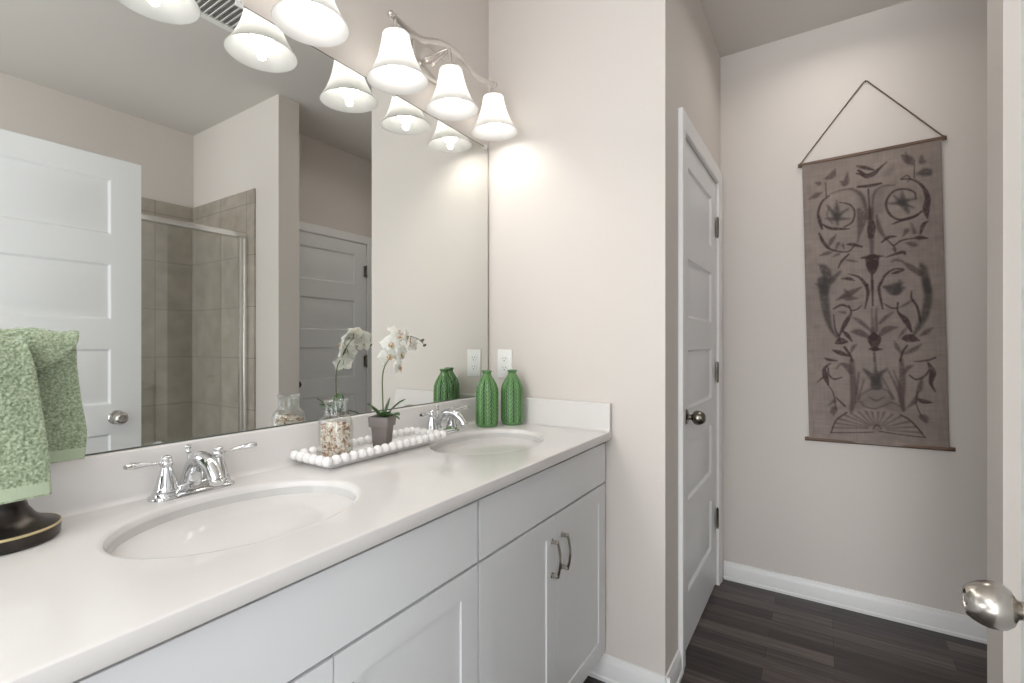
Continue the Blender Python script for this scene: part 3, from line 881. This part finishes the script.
# ------------------------------------------------------------------ jar of shells
JX, JY, JZ = -.853, -.112, ZT+.0075
jar = thing('apothecary_jar', 'clear glass jar holding shells at the left of the white tray', 'jar', (JX, JY, JZ))
op = spline([(.040,0),(.0435,.004),(.0445,.012),(.0445,.060),(.0445,.098),(.0430,.108),(.0370,.117),(.0310,.121),(.0285,.126),(.0282,.140),(.0284,.152),(.0315,.158),(.0325,.161),(.0300,.164)], 5)
ip = [(max(.001, r_-.0030), max(.004, z)) for r_, z in op][::-1]
mb = MB(); mb.lathe([(.0005,.0008)] + [(r_, z) for r_, z in op] + ip + [(.0005,.004)], 56, cap=False); mb.build('glass_body', JARGLASS, jar, angle=50)
SHELLS = [mat('shell_cream', (.80,.72,.62), .45), mat('shell_tan', (.55,.36,.24), .45), mat('shell_rust', (.30,.14,.075), .45), mat('shell_white', (.85,.82,.78), .4)]
mb = MB(); rnd = random.Random(3)
mb.cur = 0; mb.lathe([(.0005,.0046),(.031,.0046),(.0315,.010),(.0315,.092),(.026,.096),(.0005,.097)], 32)
cnt = 0
while cnt < 640:
    z = rnd.uniform(.012, .102); a = rnd.uniform(0, 2*pi); rr = rnd.uniform(.0295, .0350) if z < .096 else rnd.uniform(0, .033)
    mb.cur = rnd.choices((0,1,2,3), (38,30,18,16))[0]
    s_ = rnd.uniform(.0036, .0066)
    q = Matrix.Rotation(rnd.uniform(0,6.28),3,'X') @ Matrix.Rotation(rnd.uniform(0,6.28),3,'Z')
    sc = (rnd.uniform(.7,1.25), rnd.uniform(.45,.8), rnd.uniform(.4,.7))
    mb.ball((rr*cos(a), rr*sin(a), z), s_, 8, sc, q); cnt += 1
sh_ = mb.build('seashells', SHELLS, loc=(JX, JY, JZ), angle=60)
tag(sh_, 'cream and tan small shells filling the glass jar', 'shells', kind='stuff')

# ------------------------------------------------------------------ potted orchid
OX, OY, OZ = -.690, -.110, ZT+.0075
orc = thing('potted_orchid', 'white orchid in a small grey square pot on the white tray', 'plant', (OX, OY, OZ))
POT = noise_bump(mat('grey_pot', (.20, .175, .165), .6), 90, .25, .001)
def rsq(h, rr, z, n_=6):
    out = []
    for qx, qy, a0 in ((1,1,0),(-1,1,90),(-1,-1,180),(1,-1,270)):
        for i in range(n_+1):
            a = R(a0+90*i/n_); out.append((qx*(h-rr)+rr*cos(a), qy*(h-rr)+rr*sin(a), z))
    return out
rs = [rsq(.0215,.004,0), rsq(.0225,.005,.001), rsq(.0275,.005,.066), rsq(.0325,.005,.067), rsq(.0345,.005,.0935), rsq(.0335,.005,.095), rsq(.0305,.004,.095), rsq(.0295,.004,.088)]
m_ = len(rs[0]); v = [p for r_ in rs for p in r_]
f = [(j*m_+i, j*m_+(i+1) % m_, (j+1)*m_+(i+1) % m_, (j+1)*m_+i) for j in range(len(rs)-1) for i in range(m_)] + [tuple(range(m_))[::-1]]
po = MB().add(v, f).build('pot', POT, orc, angle=40); po.rotation_euler.z = R(24); po.scale = (.92, .92, 1.03)
SOIL = noise_bump(noise_color(mat('bark_soil', (.08,.05,.03), .9), 120, [(.3,(.03,.02,.015)),(.7,(.16,.11,.07))]), 150, 1, .004)
so = MB(); v = []; g_ = 14
for j in range(g_+1):
    for i in range(g_+1):
        v.append(((i/g_-.5)*.058, (j/g_-.5)*.058, .087+.004*noise.noise((i*.9, j*.9, 1))))
f = [(j*(g_+1)+i, j*(g_+1)+i+1, (j+1)*(g_+1)+i+1, (j+1)*(g_+1)+i) for j in range(g_) for i in range(g_)]
sb = so.add(v, f).build('soil', SOIL, orc); sb.rotation_euler.z = R(22)
STEM = mat('stem_green', (.10, .13, .05), .5)
def W(x, y, z): return (x-OX, y-OY, z-OZ)
stem = [W(-.688,-.112,1.005), W(-.690,-.112,1.060), W(-.692,-.112,1.130), W(-.684,-.113,1.168), W(-.667,-.114,1.192), W(-.655,-.110,1.222), W(-.638,-.106,1.246), W(-.600,-.127,1.258), W(-.565,-.130,1.252), W(-.540,-.132,1.240)]
MB().tube(spline(stem, 6), [max(.0009, .0022-.0013*i/54) for i in range(55)], 8).build('stem', STEM, orc)
LEAF = noise_color(mat('orchid_leaf', (.05, .12, .035), .30), 40, [(.3,(.03,.085,.025)),(.7,(.085,.17,.055))])
def leaf(base, direction, length, width, droop, up=0.9):
    d_ = Vector(direction).normalized(); side = d_.cross(Vector((0,0,1))).normalized()
    if side.length < .1: side = Vector((1,0,0))
    v = []; n_ = 16; m_ = 6
    for i in range(n_+1):
        t_ = i/n_; p = Vector(base)+d_*length*t_ - Vector((0,0,1))*droop*length*t_*t_
        w = width*(sin(pi*min(1, .12+.88*t_))**.7)*(1 if t_ < 1 else 0)
        for k_ in range(-m_//2, m_//2+1):
            s_ = k_/(m_/2); v.append((p + side*w*.5*s_ + Vector((0,0,1))*abs(s_)*w*.18)[:])
    f = [(i*(m_+1)+k_, i*(m_+1)+k_+1, (i+1)*(m_+1)+k_+1, (i+1)*(m_+1)+k_) for i in range(n_) for k_ in range(m_)]
    ob = MB().add(v, f).build('leaf', LEAF, orc, angle=180)
    s_ = ob.modifiers.new('thickness', 'SOLIDIFY'); s_.thickness = .0012
leaf(W(-.692,-.112,1.016), (-.66,-.10,.62), .088, .018, .10)
leaf(W(-.684,-.114,1.016), (.40,-.46,.80), .100, .034, .25)
leaf(W(-.686,-.110,1.016), (.28,-.10,.92), .066, .018, .05)
leaf(W(-.688,-.116,1.014), (-.10,-.84,.50), .085, .036, .30)
leaf(W(-.690,-.116,1.014), (-.42,-.66,.62), .070, .030, .22)
leaf(W(-.682,-.110,1.014), (.88,.16,.20), .078, .022, .40)
def translucent(m, k):
    n, l, b = nodes(m); t = n.new('ShaderNodeBsdfTranslucent'); mx = n.new('ShaderNodeMixShader'); mx.inputs[0].default_value = k
    t.inputs[0].default_value = (.93, .92, .86, 1); o_ = n['Material Output']
    l.new(b.outputs[0], mx.inputs[1]); l.new(t.outputs[0], mx.inputs[2]); l.new(mx.outputs[0], o_.inputs[0]); return m
PETAL = noise_color(mat('white_petal', (.86,.855,.82), .5, Subsurface_Weight=.15), 60, [(.3,(.84,.835,.79)),(.7,(.90,.895,.87))])
translucent(PETAL, .45)
LIP = noise_color(mat('orchid_lip', (.45,.25,.10), .5), 300, [(.35,(.75,.68,.50)),(.6,(.30,.14,.05))])
DARKBUD = mat('bud', (.10, .085, .055), .5)
def petal_v(length, width, cup, ang, tip=.55):
    v = []; n_, m_ = 8, 8
    Rz = Matrix.Rotation(ang, 3, 'Z')
    for i in range(n_+1):
        t_ = i/n_; w = width*.5*(sin(pi*(.06+.94*t_)**tip) if t_ < 1 else .02) + .0006
        for k_ in range(-m_//2, m_//2+1):
            s_ = k_/(m_/2)
            x = length*t_*(1-.10*s_*s_); z = cup*(t_*t_) - .18*width*s_*s_*t_ + .0012*sin(9*t_+5*s_+ang)
            v.append(Rz @ Vector((x, w*s_, z)))
    return v, [(i*(m_+1)+k_, i*(m_+1)+k_+1, (i+1)*(m_+1)+k_+1, (i+1)*(m_+1)+k_) for i in range(n_) for k_ in range(m_)]
def flower(c, facing, roll, s_, wilt=0.0):
    fz = Vector(facing).normalized(); q = fz.to_track_quat('Z', 'Y').to_matrix().to_4x4()
    M = Matrix.Translation(c) @ q @ Matrix.Rotation(roll, 4, 'Z')
    mb = MB()
    for ang, L_, wd, cup in ((90,.027,.021,.002),(210,.027,.019,.002),(330,.027,.019,.002)):
        v, f = petal_v(L_*s_, wd*s_, (cup-wilt*.016)*s_, R(ang), .8); mb.add([(M @ p)[:] for p in v], f)
    for ang in (18, 162):
        v, f = petal_v(.031*s_, .039*s_, (.003-wilt*.014)*s_, R(ang), .72); mb.add([(M @ (p+Vector((0,0,.0014))))[:] for p in v], f)
    fl = mb.build('flower', PETAL, orc, angle=180)
    mb = MB(); mb.ball((M @ Vector((0,-.002*s_,.004*s_)))[:], .0042*s_, 12, (1,1.3,1), q.to_3x3())
    for ang in (230, 310, 270):
        v, f = petal_v((.012 if ang != 270 else .015)*s_, .009*s_, .007*s_, R(ang), .8); mb.add([(M @ (p+Vector((0,0,.003))))[:] for p in v], f)
    mb.build('lip', LIP, fl, angle=60)
    a_ = M @ Vector((0,0,-.001)); near = min((Vector(p) for p in spline(stem, 6)[30:]), key=lambda p: (p-a_).length)
    if (near-a_).length > .004: MB().tube([near, near*.5+a_*.5+Vector((0,0,.003)), a_], .0010, 6).build('flower_stalk', STEM, fl)
FL = [((-.664,-.118,1.236), (-.62,-.70,.15), .2, 1.15, .5), ((-.640,-.122,1.256), (-.15,-.85,.40), .4, 1.05, .3), ((-.626,-.108,1.270), (.10,-.75,.60), -.3, 1.2, .3),
      ((-.604,-.132,1.240), (.70,-.66,-.10), .6, 1.15, .1), ((-.590,-.112,1.256), (.55,-.80,.15), .1, 1.15, .2), ((-.632,-.130,1.206), (.25,-.90,-.20), -.2, 1.15, .3),
      ((-.668,-.112,1.200), (-.45,-.85,-.12), .5, 1.15, .2), ((-.648,-.134,1.168), (.50,-.80,-.15), .1, 1.15, .3), ((-.572,-.122,1.230), (.90,-.35,-.15), 0, 1.0, .3)]
for a in FL: flower(W(*a[0]), *a[1:])
for p in ((-.545,-.133,1.247), (-.535,-.133,1.231)):
    mb = MB(); mb.ball(W(*p), .0055, 14, (1.35,.8,.75), Matrix.Rotation(R(-25),3,'Y'))
    mb.tube([W(*p), W(-.556,-.131,1.247)], .001, 6); mb.build('bud', DARKBUD, orc)

# ------------------------------------------------------------------ towel stand and towel
SX, SY = -1.472, -.102
ts = thing('towel_stand', 'dark bronze pedestal towel stand with gilt rim at the left edge', 'towel stand', (SX, SY, ZT))
mb = MB(); mb.lathe([(.0005,.0005),(.066,.0005),(.070,.004),(.0705,.018),(.0695,.023),(.066,.0255),(.052,.030),(.040,.040),(.031,.055),(.0285,.068),(.031,.080),(.040,.090),(.046,.097),(.044,.102),(.0005,.104)], 72); mb.build('base', BRONZE, ts, angle=40)
mb = MB(); mb.lathe([(.0695,.0218),(.0703,.0205),(.0709,.0212),(.0712,.0232),(.0703,.0246),(.069,.0244)], 72, cap=False); mb.build('gilt_rim', GILT, ts)
mb = MB(); mb.lathe([(.013,.100),(.011,.115),(.0095,.250)], 24); mb.tube(spline([(0,0,.245),(0,.006,.256),(0,.022,.262),(0,.030,.275),(0,.030,.318)], 6), .008, 14); mb.build('post', BRONZE, ts)
mb = MB(); mb.tube([(-.080,.030,.318),(.060,.030,.318)], .008, 16); mb.ball((-.08,.030,.318), .013, 16); mb.build('arm', BRONZE, ts)

TOWEL = noise_color(mat('sage_terry', (.27,.37,.23), .95, Sheen_Weight=.4), 260, [(.34,(.155,.205,.12)),(.66,(.40,.465,.325))], detail=3)
HEM = mat('sage_hem', (.40,.47,.335), .9)
# cross-section (y, z) of the folded towel, from the front hem over two humps to the back hem, with the right-hand end of each line
sec = spline([(-.150,.992,-1.423),(-.152,1.06,-1.428),(-.150,1.13,-1.434),(-.146,1.19,-1.440),(-.139,1.232,-1.446),(-.125,1.252,-1.449),(-.110,1.245,-1.449),(-.101,1.22,-1.448),(-.098,1.195,-1.442),(-.0945,1.215,-1.400),(-.090,1.243,-1.376),(-.078,1.262,-1.370),(-.062,1.262,-1.368),(-.050,1.243,-1.366),(-.046,1.19,-1.363),(-.044,1.13,-1.357),(-.043,1.07,-1.349),(-.043,1.022,-1.352)], 14)
# resample
L_ = [0]
for a, b_ in zip(sec[:-1], sec[1:]): L_.append(L_[-1]+float(np.linalg.norm((b_-a)[:2])))
mS = int(L_[-1]/.0016); secA = np.array(sec); secA[:,1] = np.where(secA[:,1] > 1.15, secA[:,1]-.008*np.clip((secA[:,1]-1.15)/.08,0,1), secA[:,1]); sv = np.linspace(0, L_[-1], mS)
secR = np.stack([np.interp(sv, L_, secA[:,k_]) for k_ in range(3)], 1)
dS = np.gradient(secR[:,:2], axis=0); dS /= np.linalg.norm(dS, axis=1)[:,None]
TXL = -1.565; nS = 112; v = []; mi_ = []
for side in (1, -1):
    for j in range(mS):
        y, z, xr = secR[j]; ny_, nz_ = -dS[j,1], dS[j,0]
        hem = min(sv[j], L_[-1]-sv[j])
        for i in range(nS):
            s_ = i/(nS-1); x = TXL + (xr-TXL)*s_
            edge = min(1, (xr-x)/.006)
            th = .0045*(max(.0, 1-(1-edge)**2))**.5 + .0004
            amp = .0026 if hem > .022 else .0003
            bmp = amp*(noise.noise((x*260, y*260+side*9, z*260)) + .45*noise.noise((x*560, y*560, z*560)))
            wave = .004*sin(9*x/.1+1.2*z/.05)*min(1, hem/.2)*.6 + .005*noise.noise((x*14, z*10, 3))
            off = side*(th+bmp) + wave
            v.append((x, y+ny_*off, z+nz_*off))
f = []; mi_ = []
def vid(s_, j, i): return (0 if s_ > 0 else mS*nS) + j*nS + i
mb = MB(); mb.v = v
for s_ in (1, -1):
    for j in range(mS-1):
        h = min(sv[j], L_[-1]-sv[j]); k_ = 1 if h < .022 and h > .003 else 0
        for i in range(nS-1):
            q = (vid(s_,j,i), vid(s_,j,i+1), vid(s_,j+1,i+1), vid(s_,j+1,i)); mb.f.append(q if s_ > 0 else q[::-1]); mb.mi.append(k_)
for j in range(mS-1):
    for i in (0, nS-1): mb.f.append((vid(1,j,i), vid(1,j+1,i), vid(-1,j+1,i), vid(-1,j,i))); mb.mi.append(0)
for i in range(nS-1):
    for j in (0, mS-1): mb.f.append((vid(1,j,i), vid(1,j,i+1), vid(-1,j,i+1), vid(-1,j,i))); mb.mi.append(0)
tw = mb.build('hand_towel', [TOWEL, HEM], angle=180)
tag(tw, 'folded sage green terry towel hanging on the dark stand', 'towel')

# ------------------------------------------------------------------ tapestry
tp = thing('tapestry', 'taupe linen tapestry printed with dark scrolling leaves, hung from a cord', 'tapestry', (XB-.016, -1.378, 2.43))
TP_W, TP_H = .508, 1.336                       # cloth width and height
gx, gz = 208, 534
U, V = np.meshgrid(np.linspace(0, 1, gx), np.linspace(0, 1, gz))
Xm, Zm = U*TP_W, V*TP_H
PAL = np.array([(.046,.024,.024), (.050,.042,.040), (.078,.052,.050), (.150,.122,.112)])
base = np.array((.245,.200,.178))
rng = np.random.default_rng(5)
def lown(n1, n2):
    g_ = rng.normal(size=(n2, n1)); yi = np.linspace(0, n2-1.001, gz); xi = np.linspace(0, n1-1.001, gx)
    y0 = yi.astype(int); x0 = xi.astype(int); fy = (yi-y0)[:,None]; fx = (xi-x0)[None,:]
    return g_[y0][:,x0]*(1-fy)*(1-fx)+g_[y0+1][:,x0]*fy*(1-fx)+g_[y0][:,x0+1]*(1-fy)*fx+g_[y0+1][:,x0+1]*fy*fx
img = base[None,None,:]*(1+.05*lown(6,14)+.05*lown(24,60)+.04*lown(10,260)+.04*lown(104,20))[:,:,None]
for st in sorted(STROKES, key=lambda s_: -s_[0]):
    col = PAL[st[0]]; pts = [(st[i]*TP_W/1000, st[i+1]*TP_H/1000, st[i+2]*1.5e-4) for i in range(1, len(st), 3)]
    if len(pts) > 2: pts = [tuple(p) for p in spline(pts, 6)]
    soft = (.005, .012, .009, .018)[st[0]]
    alpha = np.zeros((gz, gx))
    for (ax, az, ar), (bx, bz, br_) in zip(pts[:-1], pts[1:]):
        m_ = max(ar, br_)+soft
        i0 = max(0, int((min(ax,bx)-m_)/TP_W*(gx-1))); i1 = min(gx, int((max(ax,bx)+m_)/TP_W*(gx-1))+2)
        j0 = max(0, int((min(az,bz)-m_)/TP_H*(gz-1))); j1 = min(gz, int((max(az,bz)+m_)/TP_H*(gz-1))+2)
        if i1 <= i0 or j1 <= j0: continue
        X_, Z_ = Xm[j0:j1,i0:i1], Zm[j0:j1,i0:i1]; dx, dz = bx-ax, bz-az; L2 = dx*dx+dz*dz+1e-12
        t_ = np.clip(((X_-ax)*dx+(Z_-az)*dz)/L2, 0, 1)
        dd = np.hypot(X_-ax-t_*dx, Z_-az-t_*dz); rr = ar+(br_-ar)*t_
        al = np.clip((rr+soft*.5-dd)/soft, 0, 1); alpha[j0:j1,i0:i1] = np.maximum(alpha[j0:j1,i0:i1], al)
    al = (alpha*(.95,.88,.85,.65)[st[0]]*(1-.16*np.abs(lown(60,150))))[:,:,None]
    img = img*(1-np.clip(al,0,1)) + col*np.clip(al,0,1)
vy = TP_W/2 - Xm                                 # left side of the cloth is toward +y
vx = -.010 + .0025*np.sin(Zm*7+1)*np.sin(U*3.1) + .002*np.sin(U*9)*V - .004*np.exp(-((V-1)/.02)**2) - .004*np.exp(-(V/.02)**2)
co = np.stack([vx, vy, -Zm], -1).reshape(-1, 3)
idx = np.arange(gx*gz).reshape(gz, gx)
qf = np.stack([idx[:-1,:-1], idx[:-1,1:], idx[1:,1:], idx[1:,:-1]], -1).reshape(-1, 4)
me = bpy.data.meshes.new('cloth'); me.from_pydata(co.tolist(), [], qf.tolist())
ca = me.color_attributes.new('print', 'FLOAT_COLOR', 'POINT')
ca.data.foreach_set('color', np.concatenate([img.reshape(-1,3), np.ones((gx*gz,1))], 1).astype(np.float32).ravel())
LINEN = mat('printed_linen', (.2,.17,.16), .9)
n, l, b = nodes(LINEN); at_ = n.new('ShaderNodeVertexColor'); at_.layer_name = 'print'; l.new(at_.outputs[0], b.inputs['Base Color'])
noise_bump(LINEN, 500, .25, .001)
me.materials.append(LINEN); me.shade_smooth()
cl = bpy.data.objects.new('cloth', me); COL.objects.link(cl); cl.parent = tp
sm = cl.modifiers.new('thickness', 'SOLIDIFY'); sm.thickness = .0016; sm.offset = 0
TILT = R(-1.2)
hang = .330                                    # cord height above the top rod
ROD = noise_color(mat('dark_wood_rod', (.12,.07,.045), .5), 40, [(.3,(.085,.05,.032)),(.7,(.17,.105,.07))], stretch=(1,.1,1))
for nm, z, hw in (('top_rod', -.004, .272), ('bottom_rod', -TP_H+.004, .272)):
    mb = MB(); mb.tube([(-.008, -hw, z), (-.008, hw, z)], .0088, 16); mb.build(nm, ROD, tp, angle=40)
CORD = mat('jute_cord', (.14,.10,.065), .9)
mb = MB(); mb.tube([(-.006,.262,.004),(-.002,.140,.160),(-.004,.006,hang-.004),(-.004,-.006,hang-.004),(-.002,-.140,.160),(-.006,-.262,.004)], .0026, 8)
for s_ in (-1, 1): mb.lathe([(.0095,-.004),(.0118,0),(.0095,.004)], 16, Matrix.Translation((-.008, s_*.262, -.004)) @ Matrix.Rotation(R(90),4,'X'), cap=False)
mb.build('cord', CORD, tp)
mb = MB(); mb.lathe([(.0018,-.012),(.0018,.006),(.0042,.0065),(.0042,.008),(.0002,.0085)], 12, Matrix.Translation((-.003,0,hang-.006)) @ Matrix.Rotation(R(-90),4,'Y')); mb.build('nail', BLACK, tp)
tp.location = (XB-.002, -1.374, 2.114)
tp.rotation_euler = (TILT, 0, R(0))
